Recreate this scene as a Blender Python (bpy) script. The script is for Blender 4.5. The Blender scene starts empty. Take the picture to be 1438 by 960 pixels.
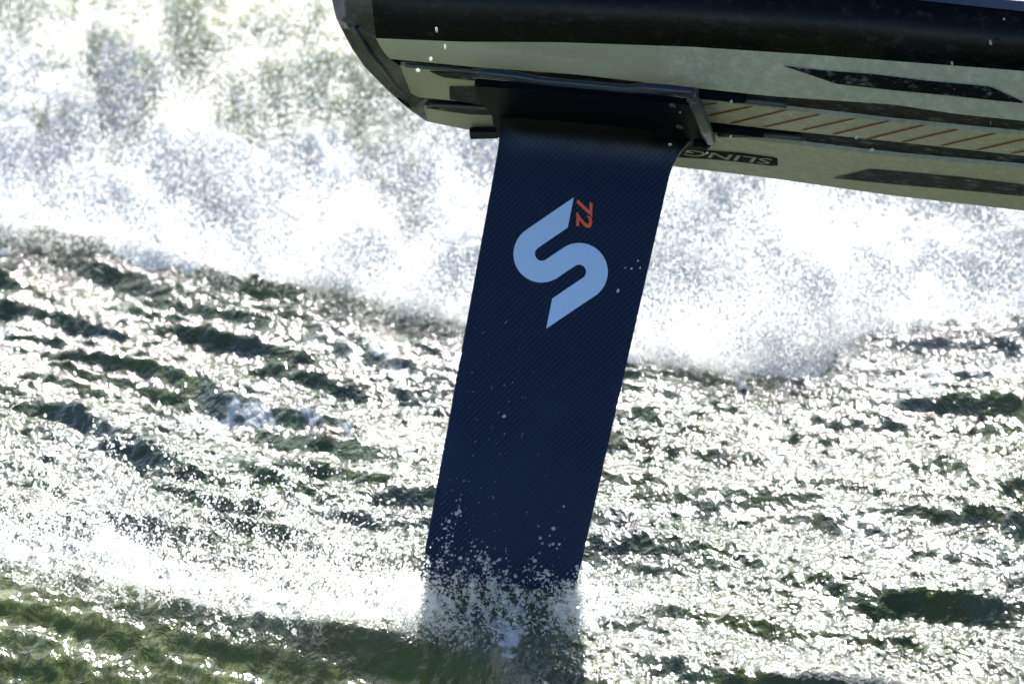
import bpy, bmesh, math, random
import numpy as np
from mathutils import Vector, Matrix

R = math.radians
rng = np.random.default_rng(7)
random.seed(7)
sc = bpy.context.scene
COL = sc.collection

# ------------------------------------------------------------------ camera, sky, sun, exposure
PITCH = R(18.0)
DIST = 9.0
WIDE = 0.74                      # metres across the picture at the mast
S = WIDE / 1438.0
rv = Vector((1, 0, 0)); fv = Vector((0, math.cos(PITCH), -math.sin(PITCH))); uv = Vector((0, math.sin(PITCH), math.cos(PITCH)))
W0 = Vector((0, 0, 0))           # the mast enters the water here
CAM = W0 - fv * DIST - rv * (-4 * S) - uv * (-350 * S)
cam = bpy.data.cameras.new("camera"); co = bpy.data.objects.new("camera", cam); COL.objects.link(co)
m3 = Matrix((rv, uv, -fv)).transposed()
co.matrix_world = Matrix.Translation(CAM) @ m3.to_4x4()
cam.sensor_width = 36.0
cam.lens = 36.0 * DIST / WIDE
cam.clip_start = 0.1; cam.clip_end = 20000
cam.dof.use_dof = True; cam.dof.focus_distance = DIST - 0.01; cam.dof.aperture_fstop = 14
sc.camera = co

SUN_EL, SUN_AZ = R(25.5), R(6)
world = bpy.data.worlds.new("World"); sc.world = world; world.use_nodes = True
wn = world.node_tree; wn.nodes.clear()
sky = wn.nodes.new("ShaderNodeTexSky"); sky.sky_type = 'NISHITA'; sky.sun_disc = False
sky.sun_elevation = SUN_EL; sky.sun_rotation = SUN_AZ; sky.dust_density = 0.5; sky.ozone_density = 1.8; sky.air_density = 0.8
bg = wn.nodes.new("ShaderNodeBackground"); bg.inputs[1].default_value = 0.075
wo = wn.nodes.new("ShaderNodeOutputWorld")
wn.links.new(sky.outputs[0], bg.inputs[0]); wn.links.new(bg.outputs[0], wo.inputs[0])

sl = bpy.data.lights.new("sun", 'SUN'); sl.energy = 5.0; sl.angle = R(0.5); sl.color = (1.0, 0.975, 0.945)
so = bpy.data.objects.new("sun", sl); COL.objects.link(so)
sd = Vector((math.sin(SUN_AZ) * math.cos(SUN_EL), math.cos(SUN_AZ) * math.cos(SUN_EL), math.sin(SUN_EL)))
so.rotation_euler = sd.to_track_quat('Z', 'Y').to_euler(); so.location = sd * 20

sc.view_settings.view_transform = 'Standard'; sc.view_settings.look = 'None'
sc.view_settings.gamma = 1.0; sc.view_settings.use_curve_mapping = False
sc.view_settings.exposure = 1.5
sc.cycles.max_bounces = 8; sc.cycles.transparent_max_bounces = 16
sc.cycles.sample_clamp_indirect = 4.0; sc.cycles.caustics_reflective = False; sc.cycles.caustics_refractive = False

# ------------------------------------------------------------------ photo rays
def raydir(px, py):
    return (fv * DIST + rv * ((px - 719) * S) - uv * ((py - 480) * S)) / DIST      # depth 1
def ray_at(px, py, depth):
    return CAM + raydir(px, py) * depth
def depth_of(p):
    return (p - CAM).dot(fv)
def on_plane(px, py, p0, n):
    d = raydir(px, py)
    return CAM + d * ((p0 - CAM).dot(n) / d.dot(n))
def ground(px, py, z=0.0):
    return on_plane(px, py, Vector((0, 0, z)), Vector((0, 0, 1)))
def project(p):
    q = p - CAM; d = q.dot(fv)
    return 719 + q.dot(rv) / d * DIST / S, 480 - q.dot(uv) / d * DIST / S

# ------------------------------------------------------------------ helpers
def tag(o, label=None, cat=None, group=None, kind=None):
    if label: o["label"] = label
    if cat: o["category"] = cat
    if group: o["group"] = group
    if kind: o["kind"] = kind
    return o
def link(name, me, mat=None, parent=None):
    if mat is not None: me.materials.append(mat)
    o = bpy.data.objects.new(name, me); COL.objects.link(o)
    if parent is not None: o.parent = parent
    return o
def pymesh(name, verts, faces, smooth=True):
    me = bpy.data.meshes.new(name); me.from_pydata([tuple(v) for v in verts], [], faces); me.validate()
    if smooth: me.shade_smooth()
    me.update(); return me
def npgrid(name, P):
    """a smooth quad sheet from an array (rows, cols, 3)"""
    nr, nc = P.shape[:2]
    me = bpy.data.meshes.new(name)
    me.vertices.add(nr * nc); me.vertices.foreach_set("co", P.reshape(-1).astype(np.float32))
    i = np.arange(nr * nc).reshape(nr, nc)
    q = np.stack([i[:-1, :-1], i[:-1, 1:], i[1:, 1:], i[1:, :-1]], -1).reshape(-1, 4)
    me.loops.add(q.size); me.loops.foreach_set("vertex_index", q.reshape(-1).astype(np.int32))
    me.polygons.add(len(q)); me.polygons.foreach_set("loop_start", (np.arange(len(q)) * 4).astype(np.int32))
    me.update(calc_edges=True); me.shade_smooth(); return me
def attr(me, name, a):
    at = me.attributes.new(name, 'FLOAT', 'POINT'); at.data.foreach_set("value", np.asarray(a, dtype=np.float32).reshape(-1))

class N:
    """short node-tree writer"""
    def __init__(s, name):
        s.m = bpy.data.materials.new(name); s.m.use_nodes = True; s.t = s.m.node_tree; s.t.nodes.clear()
        s.out = s.new("ShaderNodeOutputMaterial")
    def new(s, kind, ins=None, **kw):
        n = s.t.nodes.new(kind)
        for k, v in kw.items(): setattr(n, k, v)
        for k, v in (ins or {}).items():
            i = n.inputs[k]
            if isinstance(v, bpy.types.NodeSocket): s.t.links.new(v, i)
            else: i.default_value = v
        return n
    def coord(s, scale=(1, 1, 1), rot=(0, 0, 0), loc=(0, 0, 0)):
        tc = s.new("ShaderNodeTexCoord")
        return s.new("ShaderNodeMapping", {0: tc.outputs["Object"], 1: loc, 2: rot, 3: scale}).outputs[0]
    def noise(s, vec, scale, detail=4, rough=0.55, dist=0.0):
        return s.new("ShaderNodeTexNoise", {"Vector": vec, "Scale": scale, "Detail": detail, "Roughness": rough, "Distortion": dist}).outputs[0]
    def ramp(s, fac, a, b, va=0.0, vb=1.0, smooth=True):
        n = s.new("ShaderNodeMapRange", {0: fac, 1: a, 2: b, 3: va, 4: vb})
        if smooth: n.interpolation_type = 'SMOOTHSTEP'
        return n.outputs[0]
    def math(s, op, a, b=0.0, clamp=False):
        return s.new("ShaderNodeMath", {0: a, 1: b}, operation=op, use_clamp=clamp).outputs[0]
    def mix(s, fac, a, b):
        n = s.new("ShaderNodeMix", data_type='RGBA')
        for i, v in ((0, fac), (6, a), (7, b)):
            if isinstance(v, bpy.types.NodeSocket): s.t.links.new(v, n.inputs[i])
            else: n.inputs[i].default_value = v
        return n.outputs[2]
    def attr(s, name):
        return s.new("ShaderNodeAttribute", attribute_name=name).outputs["Fac"]
    def bump(s, h, strength, distance, normal=None):
        d = {"Height": h, "Strength": strength, "Distance": distance}
        if normal is not None: d["Normal"] = normal
        return s.new("ShaderNodeBump", d).outputs[0]
    def surf(s, sh):
        s.t.links.new(sh, s.out.inputs[0]); return s.m
    def pbr(s, **kw):
        return s.new("ShaderNodeBsdfPrincipled", {k.replace("_", " "): v for k, v in kw.items()}).outputs[0]

def c(r, g, b): return (r, g, b, 1.0)

# vectorised gradient noise (2-D / 3-D)
_perm = np.random.default_rng(3).permutation(512).astype(np.int64)
_g3 = np.random.default_rng(4).normal(size=(512, 3)); _g3 /= np.linalg.norm(_g3, axis=1)[:, None]
def gnoise(x, y, z=None):
    if z is None: z = np.zeros_like(x)
    xi, yi, zi = np.floor(x), np.floor(y), np.floor(z)
    fx, fy, fz = x - xi, y - yi, z - zi
    xi, yi, zi = xi.astype(np.int64), yi.astype(np.int64), zi.astype(np.int64)
    u, v, w = (t * t * t * (t * (t * 6 - 15) + 10) for t in (fx, fy, fz))
    def g(a, b, cc):
        h = _perm[(_perm[(_perm[(xi + a) & 511] + yi + b) & 511] + zi + cc) & 511]
        G = _g3[h]; return G[..., 0] * (fx - a) + G[..., 1] * (fy - b) + G[..., 2] * (fz - cc)
    def L(a, b, t): return a + (b - a) * t
    return L(L(L(g(0, 0, 0), g(1, 0, 0), u), L(g(0, 1, 0), g(1, 1, 0), u), v),
             L(L(g(0, 0, 1), g(1, 0, 1), u), L(g(0, 1, 1), g(1, 1, 1), u), v), w) * 1.6
def fbm(x, y, z=None, o=4, gain=0.5, bil=False):
    if z is None: z = np.zeros_like(x)
    s, a = 0.0, 1.0
    for k in range(o):
        n = gnoise(x * 2**k + 17.3 * k, y * 2**k - 9.1 * k, z * 2**k + 5.7 * k)
        s = s + a * (np.abs(n) if bil else n); a *= gain
    return s
def sstep(a, b, x):
    t = np.clip((x - a) / (b - a), 0, 1); return t * t * (3 - 2 * t)

# ------------------------------------------------------------------ water materials
def water_material():
    n = N("water")
    foam_a, chop, milky = n.attr("foam"), n.attr("chop"), n.attr("milky")
    v1 = n.coord((1, 0.55, 1), (0, 0, R(-20)))
    # wavelets far smaller than the mesh: facets a few millimetres wide
    vo = n.new("ShaderNodeTexVoronoi", {"Vector": v1, "Scale": 210.0, "Randomness": 1.0}, feature='SMOOTH_F1').outputs[0]
    nz = n.noise(v1, 190, 3, 0.6, 0.4)
    nz2 = n.noise(v1, 70, 3, 0.6, 0.6)
    b1 = n.bump(nz2, n.ramp(chop, 0, 1, 0.28, 0.85), 0.009)
    b2 = n.bump(n.math('ADD', n.math('MULTIPLY', vo, 0.6), nz), n.ramp(chop, 0, 1, 0.08, 1.0), 0.0040, b1)
    green = n.mix(n.math("ADD", n.noise(n.coord((1, 0.4, 1)), 9, 4, 0.6), n.math("MULTIPLY", n.attr("olive"), 0.45), True), c(0.036, 0.052, 0.058), c(0.125, 0.145, 0.030))
    body = n.mix(milky, green, c(0.11, 0.125, 0.11))
    wat = n.pbr(Base_Color=body, Roughness=n.ramp(chop, 0, 1, 0.06, 0.085), IOR=1.33, Normal=b2)
    # foam: lace of bubbles where the foam mask is high
    lace = n.new("ShaderNodeTexVoronoi", {"Vector": n.coord((1, 0.5, 1)), "Scale": 95.0}, feature='DISTANCE_TO_EDGE').outputs[0]
    fn = n.noise(n.coord((1, 0.45, 1)), 38, 6, 0.7, 0.7)
    val = n.math('ADD', n.math('ADD', foam_a, n.math('MULTIPLY', n.math('SUBTRACT', fn, 0.5), 1.5)), n.math('MULTIPLY', lace, -0.35))
    fac = n.ramp(val, 0.42, 0.62)
    fb = n.bump(n.math('ADD', fn, n.math('MULTIPLY', lace, 0.6)), 0.9, 0.006)
    dif = n.new("ShaderNodeBsdfDiffuse", {"Color": c(0.86, 0.87, 0.86), "Normal": fb}).outputs[0]
    tr = n.new("ShaderNodeBsdfTranslucent", {"Color": c(0.86, 0.87, 0.84), "Normal": fb}).outputs[0]
    fo = n.new("ShaderNodeMixShader", {0: 0.25, 1: dif, 2: tr}).outputs[0]
    return n.surf(n.new("ShaderNodeMixShader", {0: fac, 1: wat, 2: fo}).outputs[0])

def whitewater_material():
    n = N("whitewater")
    clear = n.attr("clear")
    v = n.coord((1, 0.8, 1))
    fn = n.noise(v, 60, 7, 0.72, 0.8)
    fb = n.bump(fn, 0.9, 0.008)
    dif = n.new("ShaderNodeBsdfDiffuse", {"Color": c(0.95, 0.95, 0.95), "Normal": fb}).outputs[0]
    tr = n.new("ShaderNodeBsdfTranslucent", {"Color": c(0.97, 0.97, 0.95), "Normal": fb}).outputs[0]
    sss = n.new("ShaderNodeSubsurfaceScattering", {"Color": c(0.99, 0.98, 0.93), "Scale": 0.05, "Radius": (1.0, 1.0, 1.0), "Normal": fb}).outputs[0]
    fo = n.new("ShaderNodeMixShader", {0: 0.12, 1: sss, 2: tr}).outputs[0]
    tint = n.mix(n.noise(n.coord(), 14, 4, 0.6), c(0.70, 0.71, 0.38), c(0.90, 0.90, 0.72))
    t2 = n.new("ShaderNodeBsdfTranslucent", {"Color": tint, "Normal": fb}).outputs[0]
    g2 = n.new("ShaderNodeBsdfGlossy", {"Color": c(1, 1, 1), "Roughness": 0.15, "Normal": fb}).outputs[0]
    s2 = n.new("ShaderNodeSubsurfaceScattering", {"Color": tint, "Scale": 0.02, "Radius": (1.0, 1.0, 0.8), "Normal": fb}).outputs[0]
    w1 = n.new("ShaderNodeMixShader", {0: 0.3, 1: s2, 2: t2}).outputs[0]
    w2 = n.new("ShaderNodeMixShader", {0: 0.06, 1: w1, 2: g2}).outputs[0]
    val = n.math('ADD', clear, n.math('MULTIPLY', n.math('SUBTRACT', fn, 0.5), 2.2))
    return n.surf(n.new("ShaderNodeMixShader", {0: n.ramp(val, 0.38, 0.72), 1: fo, 2: w2}).outputs[0])

def spray_material(name, col=(0.97, 0.965, 0.93), alpha=1.0):
    n = N(name)
    dif = n.new("ShaderNodeBsdfDiffuse", {"Color": c(*col)}).outputs[0]
    tr = n.new("ShaderNodeBsdfTranslucent", {"Color": c(*col)}).outputs[0]
    gl = n.new("ShaderNodeBsdfGlossy", {"Color": c(1, 1, 1), "Roughness": 0.25}).outputs[0]
    a = n.new("ShaderNodeMixShader", {0: 0.7, 1: dif, 2: tr}).outputs[0]
    b = n.new("ShaderNodeMixShader", {0: 0.15, 1: a, 2: gl}).outputs[0]
    if alpha < 1:
        tp = n.new("ShaderNodeBsdfTransparent").outputs[0]
        b = n.new("ShaderNodeMixShader", {0: alpha, 1: tp, 2: b}).outputs[0]
    return n.surf(b)

# ------------------------------------------------------------------ water surface
# foot of the breaking wave, traced on the water behind the mast: x -> y
_foot_px = [(-500, 300), (-200, 310), (0, 335), (90, 335), (200, 365), (330, 395), (450, 405), (560, 430), (660, 455), (900, 500), (1010, 515), (1100, 520), (1150, 505), (1200, 462), (1290, 452), (1438, 455), (1700, 450), (2100, 440)]
_fp = [ground(a, b) for a, b in _foot_px]
FX = np.array([p.x for p in _fp]); FY = np.array([p.y for p in _fp])
def foot(x):
    return np.interp(x, FX, FY)

def waves(x, y):
    r = np.random.default_rng(11)
    wx = x + 0.03 * gnoise(x * 5, y * 3); wy = y + 0.05 * gnoise(x * 4 + 9, y * 3)
    xc = np.clip(x, -0.5, 0.5); wy = wy + 0.46 * xc - 0.40 * xc * xc
    h = np.zeros_like(x)
    for k in range(30):
        lam = 0.035 * (0.30 / 0.035) ** r.random()
        ang = R(86) + r.normal() * R(15)
        ph = r.random() * 6.283
        t = (wx * math.cos(ang) + wy * math.sin(ang)) * 2 * math.pi / lam + ph
        a = 0.0024 * (lam / 0.1) ** 0.8
        h += a * (1.25 * np.exp(0.7 * (np.sin(t) - 1)) - 0.6) * (0.75 + 0.6 * gnoise(x * 4 + 3 * k, y * 3 + k))
    return h

def build_water():
    def axis(lo, hi, step, far, n):
        core = np.arange(lo, hi, step); g = np.geomspace(step * 2, far, n)
        return np.concatenate([(lo - g)[::-1], core, hi + g])
    xs = axis(-0.50, 0.50, 0.0017, 3000, 38); ys = axis(-0.36, 1.15, 0.0026, 4000, 38)
    X, Y = np.meshgrid(xs, ys)
    h = waves(X, Y) * (1 - 0.25 * sstep(0.08, 0.26, X) * sstep(0.9, 0.5, X))
    # fine ripples, strongest along the backs of the waves
    hr = 0.0030 * fbm(X * 38 + 1.5 * gnoise(X * 9, Y * 9), Y * 24, o=3, gain=0.55) + 0.0016 * fbm(X * 95, Y * 55, o=2)
    px = 719 + (X + 4 * S) / S            # near enough for masks that lie on the water
    py = 830 - Y * math.sin(PITCH) / S
    nz = fbm(X * 6, Y * 5, o=4)
    # calm dark patch in front of the wake line, bottom left
    edge = np.interp(px, [-400, 0, 150, 300, 450, 600, 700, 760, 900], [770, 805, 838, 868, 885, 890, 905, 960, 1100])
    calm = sstep(-6, 30, py - edge + 12 * nz) * sstep(780, 660, px)
    slope = np.gradient(h, axis=0) / np.gradient(ys)[:, None]
    band = fbm(X * 5 + Y * 2.5, Y * 11 + X * 4.5, o=3)
    chop = np.clip(0.95 + 0.35 * nz, 0, 1) * (1 - 0.9 * calm)
    chop *= 1 - 0.62 * sstep(0.03, 0.22, slope + 0.16 * band + 0.05 * fbm(X * 60, Y * 35, o=2))
    h = h * (1 - 0.45 * calm) + hr * (0.55 + 0.50 * chop)
    fade = sstep(60, 2.0, np.abs(X)) * sstep(80, 4, np.abs(Y))
    h *= np.maximum(fade, 0.05)
    h *= 1 - 0.75 * np.exp(-((X - 0.0) / 0.13) ** 2 - ((Y + 0.03) / 0.12) ** 2)
    # smooth rise of water under the breaker
    d = Y - foot(X)
    h -= (h + 0.02) * sstep(0.03, 0.12, d) * sstep(2.0, 1.0, d)
    h += calm * (-0.18) * np.clip(-(Y + 0.02), 0, 0.22) * sstep(-1.5, -0.4, Y)
    # foam: wake line on the left, streaks, the foot of the breaker
    wake = np.interp(px, [-400, 0, 200, 400, 560, 660, 760, 900, 1400], [760, 785, 822, 850, 868, 880, 895, 900, 900])
    foam = 0.38 * np.exp(-((py - wake) / 26.0) ** 2) * sstep(720, 560, px)
    foam += 0.25 * sstep(-95, -10, py - wake) * sstep(6, -8, py - wake) * sstep(760, 560, px)
    st = np.interp(px, [-300, 150, 250, 420, 520, 660], [540, 590, 608, 612, 640, 690])
    foam += 0.50 * np.exp(-((py - st) / 15.0) ** 2) * sstep(120, 220, px) * sstep(700, 560, px)
    foam += 0.30 * np.exp(-((py - 905 - 0.05 * (px - 700)) / 30.0) ** 2) * sstep(640, 720, px) * sstep(1050, 800, px)
    foam += 0.60 * sstep(0.25, 0.9, nz + 0.35 * fbm(X * 20, Y * 9, o=3))
    foam += 0.9 * sstep(-0.05, 0.015, d + 0.03 * nz) * sstep(4.0, 1.0, d)
    foam = np.clip(foam, 0, 1.15) * (1 - 0.75 * calm)
    milky = sstep(1050, 1180, px) * sstep(560, 500, py) * sstep(440, 470, py) * 0.9
    milky += 0.5 * sstep(0.0, 0.35, nz) * (1 - calm)
    me = npgrid("water", np.stack([X, Y, h], -1))
    attr(me, "foam", foam); attr(me, "chop", chop); attr(me, "olive", calm); attr(me, "milky", np.clip(milky, 0, 1))
    o = link("water", me, water_material()); o["kind"] = "structure"
    return o
build_water()

# ------------------------------------------------------------------ the breaking wave behind
def wave_pts(x, v, ret=False):
    """x across, v height up the face 0..0.42 m; returns positions on the churned face"""
    lean = 3.9 * v + 2 * v * v
    lobe = fbm(x * 7 + 3, v * 9, o=2); v0 = v; v = v * 2.6
    y = foot(x) + 0.02 + lean
    a = fbm(x * 11, v * 12, x * 0 + 1.0, o=5, gain=0.58, bil=True)
    b = fbm(x * 55, v * 55, x * 0 + 4.0, o=3, gain=0.6, bil=True)
    grow = sstep(-0.01, 0.06, v)
    y2 = y - (0.032 * a + 0.012 * b - 0.02 + 0.025 * lobe) * (0.35 + 0.65 * grow)
    z = v0 + (0.022 * fbm(x * 16, v * 13, x * 0 + 8, o=5, gain=0.58) + 0.012 * np.abs(fbm(x * 9 + 4, v * 7, o=3)))
    return y2, z
def clear_field(X, V):
    n1 = fbm(X * 5 + 2, V * 18, o=3)
    px = 719 + X / S
    top = sstep(0.030, 0.070, V + 0.03 * n1)
    cl = 0.8 * top * sstep(560, 200, np.abs(px - 270) + 110 * n1)
    return np.clip(cl + 0.06 + 0.22 * sstep(0.10, 0.5, n1), 0, 1)
def build_wave():
    xs = np.concatenate([np.linspace(-3, -0.76, 150), np.linspace(-0.75, 0.75, 640), np.linspace(0.76, 3, 150)]); vs = np.linspace(-0.02, 0.13, 360)
    X, V = np.meshgrid(xs, vs)
    Y, Z = wave_pts(X, V)
    # slump of the foot: ragged lower border
    me = npgrid("whitewater", np.stack([X + 0.012 * fbm(X * 25, V * 25, o=3), Y, Z], -1))
    attr(me, "clear", clear_field(X, V))
    o = link("breaking_wave", me, whitewater_material())
    # the wave's back: a broad slope that runs down to the water behind it
    xb = np.linspace(-3, 3, 420); tb = np.linspace(0, 1, 60)
    XB, T = np.meshgrid(xb, tb)
    yt, zt = wave_pts(XB, np.full_like(XB, 0.13))
    YB = yt + T * 0.75 + 0.02 * fbm(XB * 12, T * 8, o=4); ZB = (zt * (1 - T) ** 1.4) * (1 + 0.12 * fbm(XB * 9, T * 6, o=4) * np.minimum(1, T * 6)) - 0.01 * T
    mb = npgrid("wave_back", np.stack([XB, YB, ZB + 0.03 * np.sin(T * 3.14)], -1))
    attr(mb, "clear", np.full(XB.shape, 0.15))
    ob = link("wave_back", mb, o.data.materials[0], o)
    tag(o, "white breaking wave of foam and churned water behind the hydrofoil mast", "wave", kind="stuff")
build_wave()

# ------------------------------------------------------------------ spray (clouds of tiny round drops, real spheres)
def spray_nodes(mat):
    ng = bpy.data.node_groups.new("drops", 'GeometryNodeTree')
    ng.interface.new_socket("Geometry", in_out='INPUT', socket_type='NodeSocketGeometry')
    ng.interface.new_socket("Geometry", in_out='OUTPUT', socket_type='NodeSocketGeometry')
    i = ng.nodes.new("NodeGroupInput"); o = ng.nodes.new("NodeGroupOutput")
    p = ng.nodes.new("GeometryNodeMeshToPoints"); a = ng.nodes.new("GeometryNodeInputNamedAttribute"); a.data_type = 'FLOAT'
    a.inputs["Name"].default_value = "r"
    s = ng.nodes.new("GeometryNodeSetMaterial"); s.inputs["Material"].default_value = mat
    ng.links.new(i.outputs[0], p.inputs["Mesh"]); ng.links.new(a.outputs["Attribute"], p.inputs["Radius"])
    ng.links.new(p.outputs[0], s.inputs["Geometry"]); ng.links.new(s.outputs[0], o.inputs[0])
    return ng
def cloud(name, P, r, mat, label, parent=None):
    me = bpy.data.meshes.new(name); me.vertices.add(len(P)); me.vertices.foreach_set("co", np.asarray(P, np.float32).reshape(-1))
    attr(me, "r", r); me.update()
    o = link(name, me, mat, parent); md = o.modifiers.new("drops", 'NODES'); md.node_group = spray_nodes(mat)
    tag(o, label, "spray" if parent is None else None, kind="stuff"); return o
M_spray = spray_material("spray", alpha=0.5); M_mist = spray_material("mist", alpha=0.27); M_haze = spray_material("wake_mist", alpha=0.13); M_warm = spray_material("spray_lit", (0.95, 0.93, 0.90))

def wave_spray():
    n = 260000
    x = rng.uniform(-0.6, 0.6, n); v = rng.uniform(-0.012, 0.11, n)
    y, z = wave_pts(x, v)
    dens = fbm(x * 16, v * 16, o=3)
    k = rng.random(n) < sstep(-0.5, 0.5, dens) * (1 - 0.8 * clear_field(x, v))
    x, y, z, dens = x[k], y[k], z[k], dens[k]
    off = rng.exponential(0.012, len(x))
    r = np.clip(rng.lognormal(math.log(0.00034), 0.5, len(x)), 0.0002, 0.0013)
    P = np.stack([x + rng.normal(0, .004, len(x)), y - off, z + rng.normal(0, .006, len(x)) + 0.3 * off], -1)
    g = np.random.default_rng(12); nb = 900               # larger drops torn off, in strings
    bx = g.uniform(-0.5, 0.5, nb // 6).repeat(6); bv = g.uniform(0.0, 0.105, nb // 6).repeat(6)
    y3, z3 = wave_pts(bx, bv); st = np.tile(np.arange(6), nb // 6) * g.uniform(0.001, 0.005, nb // 6).repeat(6)
    an = g.uniform(0.3, 2.6, nb // 6).repeat(6); jt = lambda s_: g.normal(0, s_, len(bx))
    B = np.stack([bx + np.cos(an) * st + jt(.002), y3 - 0.035 + jt(.012), z3 + 0.012 + np.sin(an) * st + jt(.002)], -1)
    P = np.concatenate([P, B]); r = np.concatenate([r, np.clip(g.lognormal(math.log(0.00085), 0.4, len(B)), 0.0004, 0.002)])
    cloud("wave_spray", P, r, M_spray, "fine white spray flying off the face of the breaking wave")
wave_spray()

def jets(path, n_jet, hmax, seed, up=1.0, spread=0.012, per=180, back=0.25):
    """short ballistic spurts thrown up from a line on the water: path = list of photo points on z=0"""
    g = np.random.default_rng(seed)
    pts = np.array([tuple(ground(*q[:2])) for q in path]); hs = np.array([q[2] for q in path])
    Ps, Rs = [], []
    for _ in range(n_jet):
        t = g.random() * (len(pts) - 1); i = min(int(t), len(pts) - 2); f = t - i
        b = pts[i] * (1 - f) + pts[i + 1] * f; H = (hs[i] * (1 - f) + hs[i + 1] * f) * hmax * min(1.25, g.lognormal(-0.35, 0.55))
        b = b + np.array([g.normal(0, .006), g.normal(0, .014), 0])
        lx, ly = g.normal(-0.35, 0.45), g.normal(0.10, 0.35)
        m = int(per * g.uniform(0.3, 1.5))
        s = g.random(m) ** 1.25
        w = spread * (0.25 + 0.9 * s)
        cx = b[0] + lx * H * s * (1 + .4 * s) + g.normal(0, 1, m) * w * 0.55
        cy = b[1] + ly * H * s + g.normal(0, 1, m) * w
        cz = H * (1.35 * s - 0.35 * s * s) + g.normal(0, 1, m) * w * 0.5
        k = cz > -0.003
        Ps.append(np.stack([cx, cy, cz], -1)[k])
        Rs.append(np.clip(g.lognormal(math.log(0.00046), 0.55, m), 0.00018, 0.0015)[k])
        for _q in range(int(g.integers(0, 4))):       # ligaments: thin torn threads of water
            L = g.uniform(0.003, 0.012); s0 = g.uniform(0.0, 0.9); nn = max(4, int(L / 0.0002)); q = np.linspace(0, 1, nn)
            o = np.array([b[0] + lx * H * s0 + g.normal(0, spread * .7), b[1] + ly * H * s0 + g.normal(0, spread), H * (1.35 * s0 - .35 * s0 * s0)])
            dr = np.array([lx + g.normal(0, .35), ly, 1.2 - s0 + g.normal(0, .25)]); dr /= np.linalg.norm(dr)
            cv = g.normal(0, .35)
            fil = o + np.outer(q * L, dr); fil[:, 0] += cv * L * q * q 
            fil[:, 2] -= 0.25 * L * q * q
            rr = g.uniform(.0002, .0006) * (0.35 + 0.65 * np.abs(np.sin(q * g.uniform(4, 11) + g.random() * 6))) * (1 - .5 * q)
            k = fil[:, 2] > 0; Ps.append(fil[k]); Rs.append(rr[k])
    return np.concatenate(Ps), np.concatenate(Rs)

def near_spray():
    path = [(-260, 770, .9), (0, 800, 1.0), (120, 830, 1.0), (260, 850, .85), (420, 868, .9), (560, 875, .9), (612, 880, .5)]
    P, r = jets(path, 330, 0.095, 21, spread=0.005, per=85)
    cloud("wake_spray", P, r, M_spray, "spray curtain thrown up along the wake left of the mast foot")
    P, r = jets(path, 200, 0.075, 22, spread=0.013, per=190)
    cloud("wake_mist", P, r * 0.8, M_haze, "soft mist hanging over the wake left of the mast foot")
    path = [(560, 872, .8), (640, 880, 1.), (720, 882, .6), (800, 878, .55), (850, 868, .35)]
    P, r = jets(path, 46, 0.080, 23, spread=0.010, per=70)
    P[:, 1] -= 0.02
    path = [(600, 852, .6), (650, 862, .3), (700, 868, .9), (745, 868, 1.2), (785, 862, .35), (822, 856, 1.), (850, 850, .3)]
    P2, r2 = jets(path, 32, 0.036, 24, spread=0.0035, per=120)
    P3, r3 = jets([(780, 880, .6), (840, 868, 1), (900, 860, .7), (990, 858, .3)], 34, 0.022, 25, spread=0.007, per=80)
    P = np.concatenate([P, P2, P3]); r = np.concatenate([r, r2, r3])
    cloud("mast_spray", P, r, M_spray, "droplets splashing up around the foot of the mast")
near_spray()
def foot_spray():
    path = [(-250, 315, 1), (0, 338, 1.), (200, 370, 1.), (330, 400, .9), (450, 410, .8), (560, 435, .7), (660, 458, .8), (900, 505, 1), (1010, 520, 1.), (1120, 525, .7), (1150, 505, .7), (1200, 466, 1.), (1438, 460, 1), (1700, 455, 1)]
    P, r = jets(path, 900, 0.06, 31, spread=0.014, per=190)
    g = np.random.default_rng(5); Q, q = jets(path, 2600, 0.045, 32, spread=0.013, per=150)
    # carry the second set up the face of the wave, patch by patch
    cell = np.floor((Q[:, 0] + 1) * 40).astype(int); up = g.uniform(0.0, 0.105, 200)[np.clip(cell + g.integers(-3, 4, len(cell)) * 0, 0, 199)]
    up = np.clip(up + 0.03 * fbm(Q[:, 0] * 9, Q[:, 1] * 0 + 2, o=2), 0, 0.11)
    seg = (np.arange(len(Q)) // 170); up = (0.118 * g.random(seg.max() + 1) ** 0.8)[seg]
    y2, z2 = wave_pts(Q[:, 0], up)
    Q[:, 1] += y2 - foot(Q[:, 0]) - 0.01; Q[:, 2] += z2
    keep = g.random(len(Q)) > 0.55 * clear_field(Q[:, 0], up)
    P = np.concatenate([P, Q[keep]]); r = np.concatenate([r, q[keep] * 1.25])
    cloud("breaker_mist", P, r * 0.9, M_mist, "mist and torn water hanging over the foot of the breaking wave")
foot_spray()

# ------------------------------------------------------------------ the board's own frame
ALPHA, YAW = R(15), R(14)
dimg = (rv * -110 - uv * 640).normalized(); vv = -fv
nb = (dimg * math.cos(ALPHA) + vv * math.sin(ALPHA)).normalized()         # out of the board's bottom, along the mast
hh = (rv * 640 - uv * 110).normalized()
gg = (dimg * math.sin(ALPHA) - vv * math.cos(ALPHA)).normalized()
e1 = (hh * math.cos(YAW) - gg * math.sin(YAW)).normalized()               # towards the nose
e2 = (hh * math.sin(YAW) + gg * math.cos(YAW)).normalized()               # towards the far rail
M0 = W0 - nb * 0.360                                                     # mast root, on the bottom plane
ey = -e2; ez = e1.cross(ey)
FR = Matrix((e1, ey, ez)).transposed()
root = bpy.data.objects.new("hydrofoil_board", None); COL.objects.link(root)
root.matrix_world = Matrix.Translation(M0) @ FR.to_4x4()
tag(root, "olive and black foil board on its navy carbon mast, tilted above the water", "foil board")
INV = root.matrix_world.inverted()
def toL(p): return INV @ p
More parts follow.
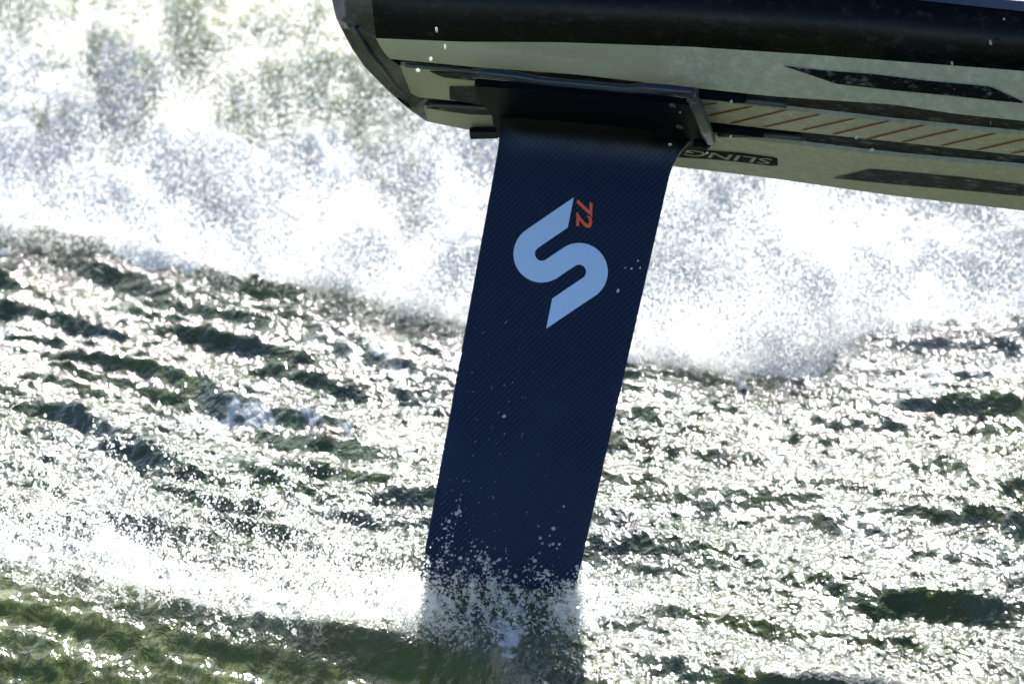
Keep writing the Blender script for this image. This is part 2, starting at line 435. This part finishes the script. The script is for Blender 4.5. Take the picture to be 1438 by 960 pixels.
SGN = 1.0 if ez.dot(nb) > 0 else -1.0       # local z points down the mast (+) or up (-)

# ------------------------------------------------------------------ materials of the board
def m_gloss(name, col, rough=0.25, coat=0.0, speck=0.0, spec=0.5, bump=0.0):
    n = N(name)
    col = c(*col)
    if speck:
        nz = n.noise(n.coord((0.6, 1, 1)), 130, 9, 0.8, 0.25)
        col = n.mix(n.ramp(nz, 0.50, 0.80), col, c(*[min(1, v * (1 + speck) + 0.02 * speck) for v in col[:3]]))
    kw = dict(Base_Color=col, Roughness=rough, Coat_Weight=coat, Coat_Roughness=0.05, Specular_IOR_Level=spec)
    if bump:
        kw["Normal"] = n.bump(n.noise(n.coord(), 70, 6, 0.7, 0.8), bump, 0.003)
    return n.surf(n.pbr(**kw))
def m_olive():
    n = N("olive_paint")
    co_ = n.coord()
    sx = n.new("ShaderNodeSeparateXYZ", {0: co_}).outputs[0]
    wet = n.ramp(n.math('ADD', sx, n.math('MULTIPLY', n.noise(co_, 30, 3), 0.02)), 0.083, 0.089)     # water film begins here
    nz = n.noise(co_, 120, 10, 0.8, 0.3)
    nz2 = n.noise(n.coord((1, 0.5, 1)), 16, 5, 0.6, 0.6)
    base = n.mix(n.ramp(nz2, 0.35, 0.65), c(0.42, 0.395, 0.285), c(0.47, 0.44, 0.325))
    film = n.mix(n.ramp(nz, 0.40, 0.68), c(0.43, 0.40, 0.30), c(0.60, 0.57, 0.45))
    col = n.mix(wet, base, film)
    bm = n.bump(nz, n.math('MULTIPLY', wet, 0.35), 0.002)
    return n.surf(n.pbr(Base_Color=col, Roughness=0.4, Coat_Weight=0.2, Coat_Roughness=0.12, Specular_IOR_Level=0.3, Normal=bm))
def m_carbon():
    n = N("carbon_weave")
    v = n.coord((1, 1, 1), (0, R(-52), 0))
    w = n.new("ShaderNodeTexWave", {"Vector": v, "Scale": 95.0, "Distortion": 0.35, "Detail": 2.0, "Detail Scale": 3.0}, wave_type='BANDS', bands_direction='Z').outputs[1]
    w2 = n.new("ShaderNodeTexWave", {"Vector": n.coord((1, 1, 1), (0, R(38), 0)), "Scale": 70.0, "Distortion": 0.3}, wave_type='BANDS', bands_direction='Z').outputs[1]
    pat = n.math('MULTIPLY', w, n.math('ADD', 0.6, n.math('MULTIPLY', w2, 0.4)))
    big = n.noise(n.coord(), 9, 3, 0.5)
    col = n.mix(pat, c(0.0005, 0.0035, 0.015), c(0.0105, 0.031, 0.085))
    col = n.mix(n.math('MULTIPLY', big, 0.35), col, c(0.004, 0.012, 0.040))
    col = n.mix(n.math('MULTIPLY', n.ramp(n.noise(n.coord(loc=(0.3, 0, 0.1)), 7, 4, 0.55, 0.5), 0.48, 0.62), 0.5), col, c(0.012, 0.024, 0.050))
    sz = n.new("ShaderNodeSeparateXYZ", {0: n.coord()}).outputs[2]
    root_f = n.ramp(n.math('ADD', n.math('MULTIPLY', sz, SGN), n.math('MULTIPLY', n.noise(n.coord((1, 1, .5)), 40, 3), 0.006)), 0.016, 0.031)
    col = n.mix(root_f, c(0.0012, 0.0013, 0.0016), col)      # colour fades to near black towards the root
    drops = n.noise(n.coord((1, 1, 0.7)), 260, 3, 0.8)
    bm = n.bump(n.math('ADD', n.math('MULTIPLY', pat, 0.25), n.ramp(drops, 0.68, 0.74)), 0.12, 0.0008)
    return n.surf(n.pbr(Base_Color=col, Roughness=n.ramp(pat, 0, 1, 0.45, 0.34), Specular_IOR_Level=n.ramp(root_f, 0, 1, 0.06, 0.30), Coat_Weight=0.10, Coat_Roughness=0.2, Normal=bm))
OLIVE = m_olive(); CARBON = m_carbon()
BLACK = m_gloss("black_gloss_paint", (0.0015, 0.0015, 0.003), 0.16, speck=2.0, spec=0.16, bump=0.10)
PAD = m_gloss("wet_black_print", (0.008, 0.008, 0.009), 0.4, speck=14.0, bump=0.5, spec=0.06)
DARK = m_gloss("satin_black_carbon", (0.004, 0.005, 0.008), 0.45, spec=0.04)
GREY = m_gloss("dark_grey_metal", (0.055, 0.06, 0.065), 0.35, speck=1.0)
TAIL = m_gloss("scuffed_dark_gloss", (0.016, 0.018, 0.018), 0.25, coat=0.25, speck=4.0, bump=0.25)
BLUE = m_gloss("deep_blue_paint", (0.012, 0.035, 0.12), 0.3)
RED = m_gloss("red_line_paint", (0.26, 0.03, 0.02), 0.5, spec=0.1)
ORANGE = m_gloss("orange_red_print", (1.0, 0.13, 0.05), 0.45)
LOGO = m_gloss("pale_blue_print", (0.54, 0.71, 1.0), 0.36)
LIGHT = m_gloss("pale_edge", (0.45, 0.45, 0.40), 0.3)

# ------------------------------------------------------------------ hull rows traced from the photo
def lin(pts): 
    a = np.array(pts, float)
    def f(x):
        if x > a[-1, 0]: return a[-1, 1] + (x - a[-1, 0]) * (a[-1, 1] - a[-2, 1]) / (a[-1, 0] - a[-2, 0])
        return float(np.interp(x, a[:, 0], a[:, 1]))
    return f
rows_px = [
    (519, lin([(500, -70), (1230, -16), (1438, 2)])),
    (520, lin([(500, -58), (1230, -5), (1438, 17)])),
    (528, lin([(528, 54), (650, 59), (780, 59.5), (970, 66), (1140, 77), (1255, 86), (1438, 100)])),
    (548, lin([(548, 83), (663, 94), (810, 105), (978, 124), (1080, 135), (1255, 147), (1342, 160), (1438, 170)])),
    (562, lin([(562, 93), (663, 103), (980, 139), (1080, 152), (1255, 172), (1355, 182), (1438, 190)])),
    (579, lin([(579, 136), (683, 146), (1000, 172), (1080, 181), (1255, 199), (1438, 219)])),
    (584, lin([(584, 148), (683, 159), (1000, 189), (1080, 199), (1255, 220), (1438, 236)])),
    (600, lin([(600, 171), (660, 183), (780, 205), (943, 233.5), (1080, 250), (1255, 275), (1438, 296)])),
]
NST = 72
def plane_depth(px, py): return depth_of(on_plane(px, py, M0, nb))
def hull_rows():
    out = []
    for k, (xl, f) in enumerate(rows_px):
        pts = []
        for i in range(NST):
            t = i / (NST - 1); x = xl + (1438 - xl) * t ** 1.15; y = f(x)
            if k >= 3: p = on_plane(x, y, M0, nb)
            else:
                d2 = plane_depth(x, rows_px[3][1](max(x, 548)))
                d = d2 - (0.020 if k == 2 else 0.024 if k == 1 else 0.027)
                p = ray_at(x, y, d)
            pts.append(toL(p))
        out.append(pts)
    return out
HR = hull_rows()
# carry every row on to the nose (outside the picture): same section, narrowing, with nose rocker
XN = 0.62
def extend(pts, k):
    last = pts[-1]; prev = pts[-6]; d = (last - prev); d /= max(1e-6, d.x)
    mid_y = (HR[2][-1].y + HR[7][-1].y) / 2 - 0.05
    ex = []
    for i in range(1, 15):
        t = i / 14; x = last.x + t * XN
        y = last.y + d.y * (x - last.x) * 0.35
        y = mid_y + (y - mid_y) * max(0.02, (1 - t ** 2.6))
        z = last.z + d.z * (x - last.x) * 0.3 - SGN * 0.12 * t ** 2
        ex.append(Vector((x, y, z)))
    return pts + ex
HRX = [extend(p, k) for k, p in enumerate(HR)]
NX = len(HRX[0])
UPL = Vector((0, 0, -SGN))                 # away from the mast, in local terms
far_top = [p + UPL * 0.055 + Vector((0, -0.012, 0)) for p in HRX[7]]
deck_far = [p + UPL * 0.075 + Vector((0, 0.02, 0)) for p in HRX[7]]

def rowsheet(name, rows, mat, thick=False, parent=root):
    V = [v for r in rows for v in r]; n = len(rows[0])
    F = [(j * n + i, j * n + i + 1, (j + 1) * n + i + 1, (j + 1) * n + i) for j in range(len(rows) - 1) for i in range(n - 1)]
    return link(name, pymesh(name, V, F, False), mat, parent)
def lerp(a, b, t): return a + (b - a) * t
def dens(a, b, n): return [[lerp(p, q, j / n) for p, q in zip(a, b)] for j in range(n + 1)]
def bulge(rows, amt, dirv):
    n = len(rows) - 1
    return [[p + dirv * (amt * math.sin(math.pi * j / n)) for p in r] for j, r in enumerate(rows)]

# bottom: bevel and flat panels, as one hull with sunk channels for the two tracks
bev = bulge(dens(HRX[2], HRX[3], 5), 0.0015, Vector((0, 0, SGN)))
SINK = UPL * 0.004
ch1 = [HRX[3], [p + SINK for p in HRX[3]], [p + SINK for p in HRX[4]], HRX[4]]
ch2 = [HRX[5], [p + SINK for p in HRX[5]], [p + SINK for p in HRX[6]], HRX[6]]
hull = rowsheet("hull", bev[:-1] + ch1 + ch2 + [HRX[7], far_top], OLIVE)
ed = hull.modifiers.new("edge", 'EDGE_SPLIT'); ed.split_angle = R(35); hull.data.shade_smooth()
# near rail: glossy black side wall with a soft top edge
rl = bulge(dens(HRX[1], HRX[2], 10), 0.006, Vector((0, 1, 0)))
rail = rowsheet("rail", rl, BLACK); rail.data.shade_smooth()
chamfer = rowsheet("deck_edge", [HRX[0], [p + Vector((0, .0012, 0)) for p in HRX[1]]], BLUE)
deck = rowsheet("deck", [far_top, deck_far] + dens(deck_far, HRX[0], 4)[1:], BLACK)
# channel liners: wet black strips, pale lips
def band(name, a, b, off, mat, i0=0, i1=None):
    z = Vector((0, 0, SGN * off)); i1 = i1 or len(a)
    return rowsheet(name, [[p + z for p in a[i0:i1]], [p + z for p in b[i0:i1]]], mat)
inset = 0.0006
band("channel_liner", HRX[3], HRX[4], -0.004 + inset, PAD)
band("channel_liner", HRX[5], HRX[6], -0.004 + inset, PAD)

# ------------------------------------------------------------------ lookups from photo pixel to hull
def bottom_pt(px, py, off=0.0):
    return toL(on_plane(px, py, M0 + nb * off, nb))
def hull_pt(px, py, off=0.0):
    """any pixel on the near bevel: between hull rows 2 and 3"""
    y1, y2 = rows_px[2][1](px), rows_px[3][1](px)
    q = (py - y1) / (y2 - y1)
    d3 = plane_depth(px, y2); d2 = d3 - 0.020
    p = toL(ray_at(px, py, lerp(d2, d3, q)))
    return p + Vector((0, 0.45, SGN * 0.9)).normalized() * (off + 0.0015 * math.sin(math.pi * min(1, max(0, q))))
def px_strip(name, top, bot, fn, off, mat, n=30, m=3, x0=None, x1=None, parent=root):
    ft, fb_ = lin(top), lin(bot)
    x0 = x0 if x0 is not None else top[0][0]; x1 = x1 if x1 is not None else top[-1][0]
    rows = []
    for j in range(m + 1):
        rows.append([fn(x0 + (x1 - x0) * i / n, lerp(ft(x0 + (x1 - x0) * i / n), fb_(x0 + (x1 - x0) * i / n), j / m), off) for i in range(n + 1)])
    return rowsheet(name, rows, mat, parent=parent)
def polyslab(name, pts, thick, mat, direction, parent=root, bevel=0.0):
    """a solid plate: pts (local) are its face, grown by thick along direction"""
    bm = bmesh.new(); vs = [bm.verts.new(p) for p in pts]; f = bm.faces.new(vs)
    r = bmesh.ops.extrude_face_region(bm, geom=[f]); nv = [g for g in r["geom"] if isinstance(g, bmesh.types.BMVert)]
    bmesh.ops.translate(bm, verts=nv, vec=direction * thick)
    if bevel: bmesh.ops.bevel(bm, geom=list(bm.edges), offset=bevel, segments=2, affect='EDGES')
    bmesh.ops.recalc_face_normals(bm, faces=bm.faces)
    me = bpy.data.meshes.new(name); bm.to_mesh(me); bm.free(); return link(name, me, mat, parent)
def tube(name, pts, rad, mat, parent=root, seg=12, flat=1.0):
    """round bar through local points"""
    V, F = [], []
    n = len(pts); rads = rad if isinstance(rad, (list, tuple)) else [rad] * n
    for i, p in enumerate(pts):
        t = (pts[min(i + 1, n - 1)] - pts[max(i - 1, 0)]).normalized()
        a = t.cross(Vector((0, 0, 1))); a = a.normalized() if a.length > 1e-4 else Vector((1, 0, 0)); b = t.cross(a)
        for k in range(seg):
            w = 2 * math.pi * k / seg; V.append(p + (a * math.cos(w) + b * math.sin(w) * flat) * rads[i])
    for i in range(n - 1):
        for k in range(seg): F.append((i * seg + k, i * seg + (k + 1) % seg, (i + 1) * seg + (k + 1) % seg, (i + 1) * seg + k))
    F.append(tuple(range(seg))[::-1]); F.append(tuple((n - 1) * seg + k for k in range(seg)))
    me = pymesh(name, V, F, False); me.shade_auto_smooth(use_auto_smooth=True) if hasattr(me, "shade_auto_smooth") else None
    for q in me.polygons: q.use_smooth = len(q.vertices) == 4
    return link(name, me, mat, parent)

# printed shapes
px_strip("side_print", [(1102, 90), (1152, 96), (1230, 102), (1305, 111), (1372, 117), (1392, 119), (1438, 140)],
         [(1102, 90.5), (1150, 106), (1175, 115), (1255, 124), (1330, 131), (1405, 139), (1438, 142)], hull_pt, 0.0008, PAD, 40)
px_strip("tip_print", [(1171, 250), (1222, 238), (1280, 243), (1347, 249), (1438, 260)],
         [(1171, 250.5), (1255, 259), (1347, 267), (1438, 276)], bottom_pt, 0.0006, PAD, 40)
for a, b in [((987, 148), (1007, 145)), ((995, 163), (1055, 150)), ((1026, 174), (1103, 155)), ((1073, 179), (1151, 161)), ((1127, 183), (1199, 167)),
             ((1170, 189), (1249, 170)), ((1217, 196), (1297, 176)), ((1267, 200), (1345, 182)), ((1322, 205), (1396, 188)), ((1372, 211), (1438, 196)), ((1420, 216), (1470, 206))]:
    p, q = bottom_pt(*a, 0.0006), bottom_pt(*b, 0.0006); w = Vector((0.0015, 0, 0))
    o = link("red_stripe", pymesh("red_stripe", [p - w, p + w, q + w, q - w], [(0, 1, 2, 3)], False), RED, root)

# tail block: scuffed dark transom between the outer outline and the hull's end
outer = [(463, -70), (464, -20), (466, 0), (472, 26), (480, 42), (494, 68), (512, 94), (545, 128), (575, 154), (600, 171.5)]
inner = [(519, -70), (520, -30), (521, 0), (528, 54), (538, 70), (549, 84), (562, 94), (572, 120), (580, 138), (600, 172)]
def inner_pt(i):
    x, y = inner[i]
    if i <= 3: return [HR[0][0], lerp(HR[1][0], HR[2][0], .25), lerp(HR[1][0], HR[2][0], .5), HR[2][0]][i]
    if i == 4: return lerp(HR[2][0], HR[3][0], 0.5)
    return [HR[3][0], HR[4][0], lerp(HR[4][0], HR[5][0], .6), HR[5][0], HR[7][0]][i - 5]
tr_rows = [[], [], []]
for i in range(10):
    ip = inner_pt(i); d = depth_of(root.matrix_world @ ip)
    op = toL(ray_at(*outer[i], d + 0.035 * (1 - i / 9)))
    mp = (ip * 0.5 + op * 0.5) + Vector((-0.004, 0.004, 0)) * (1 - i / 9)
    tr_rows[0].append(ip); tr_rows[1].append(mp); tr_rows[2].append(op)
tail = rowsheet("tail_end", tr_rows + [[p + Vector((0.05, 0.0, -SGN * 0.05 * i / 9)) for i, p in enumerate(tr_rows[2])]], TAIL)
tail.data.shade_smooth()
tl = [lerp(tr_rows[0][k], tr_rows[1][k], 0.9) + Vector((-.0005, .0015, 0)) for k in range(3, 9)]
tube("tail_ridge", tl, 0.0016, GREY, seg=6)

# ------------------------------------------------------------------ track rails left and right of the mount
def line_on(f_or_pts, x0, x1, off, n=10):
    f = lin(f_or_pts); return [bottom_pt(x0 + (x1 - x0) * i / n, f(x0 + (x1 - x0) * i / n), off) for i in range(n + 1)]
tube("track_rail", line_on([(562, 91), (665, 100)], 570, 668, 0.001), 0.0018, GREY, seg=8)
tube("track_rail", line_on([(600, 147), (690, 152)], 600, 690, 0.001), 0.0016, GREY, seg=8)
tube("track_rail", line_on([(980, 131), (1050, 138)], 978, 1046, 0.001), 0.0042, DARK, seg=12)
tube("track_rail", line_on([(1046, 141), (1102, 147)], 1030, 1104, 0.000), 0.0026, GREY, seg=10)
tube("track_rail", line_on([(1000, 178), (1072, 186)], 998, 1072, 0.001), 0.0042, DARK, seg=12)
tube("track_rail", line_on([(1070, 189), (1126, 194)], 1010, 1126, -0.001), 0.0024, GREY, seg=10)
# black printed surround left of the mount (stepped shape)
polyslab("tail_print", [bottom_pt(*q, 0.0005) for q in [(663, 103), (700, 106), (700, 150), (660, 144), (632, 139), (631, 122), (665, 122), (669, 113), (622, 108), (604, 100)]], 0.0006, PAD, Vector((0, 0, SGN)))
polyslab("tail_print", [bottom_pt(*q, 0.0005) for q in [(598, 151), (640, 150), (690, 154), (690, 161), (660, 160), (630, 156)]], 0.0006, PAD, Vector((0, 0, SGN)))

# ------------------------------------------------------------------ mount: base plate, front bar, bracket, bolts
DN = Vector((0, 0, SGN))
pl = [(668, 107), (760, 112), (860, 122), (979, 134), (984, 150), (990, 176), (1000, 197), (960, 197), (880, 192), (760, 190), (703, 182), (694, 162), (692, 150), (672, 126)]
polyslab("base_plate", [bottom_pt(*q, 0.001) for q in pl], 0.0075, DARK, DN, bevel=0.0016)
def bar(pts, off, rads, name, mat): return tube(name, [bottom_pt(x, y, off) for x, y in pts], rads, mat, seg=16, flat=0.8)
bar([(664, 103), (690, 104), (725, 108), (760, 114), (830, 120), (880, 125), (905, 124), (940, 127), (974, 131)], 0.012,
    [.0042, .0050, .0046, .0036, .0036, .0038, .0050, .0052, .0050], "front_bar", m_gloss("blue_black_moulding", (0.012, 0.018, 0.032), 0.24, spec=0.6))
for x, y in [(945, 146), (955, 176)]:
    p = bottom_pt(x, y, 0.0085); tube("bolt", [p, p + DN * 0.002], 0.0028, GREY, seg=10)
# bracket at the right end
bx = [bottom_pt(972, 135, .011), bottom_pt(980, 155, .013), bottom_pt(990, 178, .013), bottom_pt(997, 196, .010)]
tube("bracket", bx, [.0040, .0046, .0046, .0042], GREY, seg=10)
tube("bracket_end", [bottom_pt(966, 133, .012), bottom_pt(979, 134.5, .012)], .0058, GREY, seg=14)
p = bottom_pt(984, 198, .010); tube("bracket_bolt", [p, p + DN * 0.006], .0052, DARK, seg=12)
p = bottom_pt(680, 187, .004)
polyslab("plate_foot", [bottom_pt(660, 178, .002), bottom_pt(700, 178, .002), bottom_pt(702, 188, .002), bottom_pt(661, 189, .002)], 0.004, DARK, DN, bevel=0.0008)

# ------------------------------------------------------------------ mast
def mast_ab(px, py, off=0.0):
    p = toL(on_plane(px, py, M0 - e2 * off, e2)); return p.x, p.z * SGN
aL = [mast_ab(696, 230), mast_ab(601.5, 750)]; aR = [mast_ab(943, 235), mast_ab(811, 815)]
def edge_at(a, z):
    zs = [q[1] for q in a]; xs = [q[0] for q in a]
    if z > zs[-1]: return xs[-1] + (z - zs[-1]) * (xs[-1] - xs[-2]) / (zs[-1] - zs[-2])
    if z < zs[0]: return xs[0] + (z - zs[0]) * (xs[1] - xs[0]) / (zs[1] - zs[0])
    return float(np.interp(z, zs, xs))
def mast_edges(z):
    l, r = edge_at(aL, z), edge_at(aR, z)
    zz = 0.040
    if z < zz:                                     # flare into the base plate
        q = (1 - z / zz); r += 0.016 * q ** 2.2; l -= 0.004 * q ** 2.5
    return l, r
def half_t(u, z):
    """half thickness at chord fraction u (0 trailing, 1 leading)"""
    s = max(0.0, 1 - u); t = 5 * 0.058 * (0.2969 * math.sqrt(s) - 0.126 * s - 0.3516 * s**2 + 0.2843 * s**3 - 0.1036 * s**4) * 0.125 * 1.15
    t = max(t, 0.0006)
    if z < 0.045: t += 0.024 * (1 - z / 0.045) ** 3.2 * min(1, 6 * u * (1 - u) + 0.3)
    return t
def mast_surface(x, z, off=0.0, side=1):
    l, r = mast_edges(z); u = min(1, max(0, (x - l) / (r - l)))
    return Vector((x, side * (half_t(u, z) + off), z * SGN))
def build_mast():
    zs = [0.0, .004, .008, .012, .016, .020, .025, .030, .036] + [0.036 + (0.62 - 0.036) * i / 44 for i in range(1, 45)]
    K = 30; us = [0.5 - 0.5 * math.cos(math.pi * k / K) for k in range(K + 1)]
    V, F = [], []
    for z in zs:
        l, r = mast_edges(z)
        for u in us: V.append(Vector((l + u * (r - l), half_t(u, z), z * SGN)))
        for u in us[::-1][1:-1]: V.append(Vector((l + u * (r - l), -half_t(u, z), z * SGN)))
    n = 2 * K
    for j in range(len(zs) - 1):
        for k in range(n): F.append((j * n + k, j * n + (k + 1) % n, (j + 1) * n + (k + 1) % n, (j + 1) * n + k))
    F.append(tuple(range(n))); F.append(tuple((len(zs) - 1) * n + k for k in range(n))[::-1])
    return link("mast", pymesh("mast", V, F), CARBON, root)
mast = build_mast()

def mast_px(px, py, off=0.0004):
    x, z = mast_ab(px, py, 0.006); return mast_surface(x, z, off)
# the S mark: one wide ribbon with two half-turns
def logo():
    k = 1 / 3.994
    Zp = lambda x, y: (640 + x * k, 240 + y * k)
    c1, c2 = np.array([480., 458.]), np.array([689., 562.]); nrm = np.array([.555, .832]); d = np.array([-.832, .555]); rad, hw = 101., 61.
    path = []                                          # (centre, left normal)
    def cut(p0, dirv, a, b, nn):                       # where the side line meets the cut a-b
        pass
    left, right = [], []
    a0 = c1 - nrm * (rad + hw); b0 = c1 - nrm * (rad - hw)
    def hit(p, dv, a, b):
        A = np.array([dv, -(b - a)]).T; t = np.linalg.solve(A, a - p); return p + dv * t[0]
    ta, tb = np.array([660., 140.]), np.array([630., 290.])
    ea, eb = np.array([537., 715.]), np.array([503., 885.])
    s_out, s_in = hit(a0, -d, ta, tb), hit(b0, -d, ta, tb)
    for i in range(12): t = i / 11; left.append(s_out + (a0 - s_out) * t); right.append(s_in + (b0 - s_in) * t)
    th0 = math.atan2(-nrm[1], -nrm[0])
    for i in range(1, 29):
        th = th0 - math.pi * i / 28; v = np.array([math.cos(th), math.sin(th)])
        left.append(c1 + v * (rad + hw)); right.append(c1 + v * (rad - hw))
    l2, r2 = c2 - nrm * (rad - hw), c2 - nrm * (rad + hw)
    lp, rp = left[-1], right[-1]
    for i in range(1, 9): t = i / 8; left.append(lp + (l2 - lp) * t); right.append(rp + (r2 - rp) * t)
    for i in range(1, 29):
        th = th0 + math.pi * i / 28; v = np.array([math.cos(th), math.sin(th)])
        left.append(c2 + v * (rad - hw)); right.append(c2 + v * (rad + hw))
    le, re = hit(left[-1], d, ea, eb), hit(right[-1], d, ea, eb)
    lp, rp = left[-1], right[-1]
    for i in range(1, 13): t = i / 12; left.append(lp + (le - lp) * t); right.append(rp + (re - rp) * t)
    rows = []
    for j in range(7):
        t = j / 6; rows.append([mast_px(*Zp(*(l + (r - l) * t))) for l, r in zip(left, right)])
    return rowsheet("logo", rows, LOGO, parent=mast)
logo()

def text_mesh(name, s, shear=0.0, offset=0.0):
    cu = bpy.data.curves.new(name, 'FONT'); cu.body = s; cu.shear = shear; cu.size = 1.0; cu.offset = offset; cu.resolution_u = 3
    ob = bpy.data.objects.new(name, cu); COL.objects.link(ob)
    me = bpy.data.meshes.new_from_object(ob.evaluated_get(bpy.context.evaluated_depsgraph_get()))
    bpy.data.objects.remove(ob); bpy.data.curves.remove(cu)
    P = np.array([v.co[:] for v in me.vertices]); return me, P
def place_text(name, s, fn, mat, parent, shear=0.2, offset=0.03, quad=None):
    """quad: photo pixels of the text box: lower-left, lower-right, upper-left, as the letters stand"""
    me, P = text_mesh(name, s, shear, offset)
    lo, hi = P.min(0), P.max(0); ll, lr, ul = [np.array(q, float) for q in quad]
    for v, p in zip(me.vertices, P):
        a = (p[0] - lo[0]) / (hi[0] - lo[0]); b = (p[1] - lo[1]) / (hi[1] - lo[1])
        q = ll + (lr - ll) * a + (ul - ll) * b; v.co = fn(q[0], q[1])
    me.name = name; return link(name, me, mat, parent)
# "72", reading downwards
place_text("mast_size_mark", "72", lambda x, y: mast_px(x, y, 0.0005), ORANGE, mast, 0.25, 0.02, ((809, 279), (808, 319), (832, 279)))
# the board's name badge, upside down from here, running behind the mast
BADGE = m_gloss("badge_black", (0.004, 0.004, 0.004), 0.5, spec=0.03)
px_strip("name_badge", [(930, 206), (1000, 212), (1040, 215), (1085, 221), (1092, 223)], [(930, 220), (1000, 224), (1040, 228), (1080, 233), (1090, 233)], bottom_pt, 0.0004, BADGE, 30)
LET = m_gloss("olive_letter_print", (0.27, 0.28, 0.20), 0.35)
place_text("name_lettering", "SLINGSHOT", lambda x, y: bottom_pt(x, y, 0.0009), LET, root, 0.15, 0.01, ((1085, 223.5), (838, 196.5), (1084, 231.5)))

# ------------------------------------------------------------------ single drops in the air
def drop_material():
    n = N("water_drop")
    g = n.new("ShaderNodeBsdfGlass", {"Color": c(1, 1, 1), "Roughness": 0.0, "IOR": 1.33}).outputs[0]
    d = n.new("ShaderNodeBsdfTranslucent", {"Color": c(.95, .95, .95)}).outputs[0]
    d2 = n.new("ShaderNodeBsdfDiffuse", {"Color": c(.95, .95, .95)}).outputs[0]
    w = n.new("ShaderNodeMixShader", {0: .5, 1: d, 2: d2}).outputs[0]
    return n.surf(n.new("ShaderNodeMixShader", {0: 0.6, 1: g, 2: w}).outputs[0])
M_drop = drop_material()
def drop_mesh():
    bm = bmesh.new(); bmesh.ops.create_icosphere(bm, subdivisions=2, radius=1.0)
    for v in bm.verts:
        v.co *= 1 + 0.12 * math.sin(3 * v.co.x + 1.3) * math.cos(2.4 * v.co.z)
    me = bpy.data.meshes.new("water_drop"); bm.to_mesh(me); bm.free(); me.shade_smooth(); me.materials.append(M_drop); return me
DM = drop_mesh()
drops = [(868, 408, 4.2, -0.06, "largest white drop in the air before the mast, right of the S mark"),
         (899, 376, 2.6, -0.06, "small bright drop near the mast's right edge, lowest of its little cluster"),
         (896, 366, 2.0, -0.06, "tiny elongated drop near the mast's right edge, topmost of its cluster"),
         (887, 377, 2.2, -0.06, "small drop in the middle of the cluster before the mast"),
         (878, 376, 1.4, -0.06, "faintest drop of the cluster, nearest to the S mark"),
         (708, 584, 4.0, -0.06, "lone round drop in front of the lower half of the mast"),
         (941, 203, 2.8, -0.07, "bright drop before the mast's flared upper corner"),
         (955, 158, 1.7, -0.07, "pinpoint drop before the dark mount beside the bracket"),
         (507, 366, 6.5, 0.35, "big round white drop before the dark hollow under the breaking wave"),
         (452, 187, 3.0, 0.3, "dark ringed drop before the breaking wave left of the board's tail"),
         (500, 145, 3.4, -0.02, "grey ringed drop just below the board's tail"),
         (613, 42, 4.2, -0.1, "curled drop flying before the black rail above the olive side strip"),
         (625, 66, 3.2, -0.1, "flat bright drop on the olive side strip above its thin black line"),
         (605, 83, 3.4, -0.1, "bright drop before the olive side strip where it meets the left channel"),
         (587, 99, 4.4, -0.1, "bright splash drop against the black channel near the tail"),
         (1027, 143, 3.6, -0.12, "bright drop before the upper track rail right of the bracket"),
         (1026, 192, 3.4, -0.12, "bright drop before the lower track rail right of the bracket"),
         (993, 215, 3.2, -0.12, "bright drop sitting before the name badge"),
         (1203, 193, 3.2, -0.12, "white drop before the lower black channel under the red stripes"),
         (1224, 211, 4.0, -0.12, "wide white drop below the lower black channel"),
         (1410, 27, 2.4, -0.12, "white round drop before the black rail near its far right end"),
         (1337, 89, 3.6, -0.12, "slanting white drop at the seam of black rail and olive side strip"),
         (1391, 60, 3.2, -0.12, "bluish drop before the black rail, right of the slanting drop")]
for i, (x, y, r, dy, lab) in enumerate(drops):
    d = DIST + dy
    o = bpy.data.objects.new("water_drop", DM); COL.objects.link(o)
    o.location = ray_at(x, y, d); k = r * S * 0.85; o.scale = (k * random.uniform(.9, 1.7), k * .8, k * random.uniform(.45, .9))
    o.rotation_euler = (random.random() * 3, random.random() * 3, random.random() * 3)
    tag(o, lab, "water drop", "drops flying around the board and mast")

# ------------------------------------------------------------------ beads of water clinging to the mast and the board
def beads():
    g = np.random.default_rng(41); P, rr = [], []
    for _ in range(80):
        t = g.random(); py = 430 + 330 * g.random() ** 0.7; xl = 696 - (py - 230) * 0.182; px = xl + 8 + abs(g.normal(0, 60))
        x, z = mast_ab(px, py, 0.006); l, r_ = mast_edges(z)
        if not l + 0.002 < x < r_ - 0.002: continue
        n = int(g.integers(1, 5)); rad = g.uniform(0.00018, 0.0004)
        for k in range(n): P.append(mast_surface(x + 0.0002 * k, z - 0.00035 * k, 0.0001)); rr.append(rad * (1 - .15 * k))
    o = cloud("water_beads", [tuple(p) for p in P], rr, M_spray, None, mast)
    P, rr = [], []
    for _ in range(260):
        k = int(g.choice([0, 1, 1, 2])); xx = g.uniform(640, 1430)
        if k == 0: p = bottom_pt(xx, lerp(rows_px[4][1](xx), rows_px[5][1](xx), g.random()), 0.0005)
        elif k == 1: p = hull_pt(xx, lerp(rows_px[2][1](xx), rows_px[3][1](xx), g.uniform(.05, .95)), 0.0008)
        else: p = bottom_pt(xx, lerp(rows_px[6][1](xx), rows_px[7][1](xx), g.random()), 0.0005)
        if k != 1 and xx < 1010: continue
        P.append(p); rr.append(g.uniform(0.0002, 0.0006))
    cloud("water_beads", [tuple(p) for p in P], rr, M_spray, None, hull)
beads()
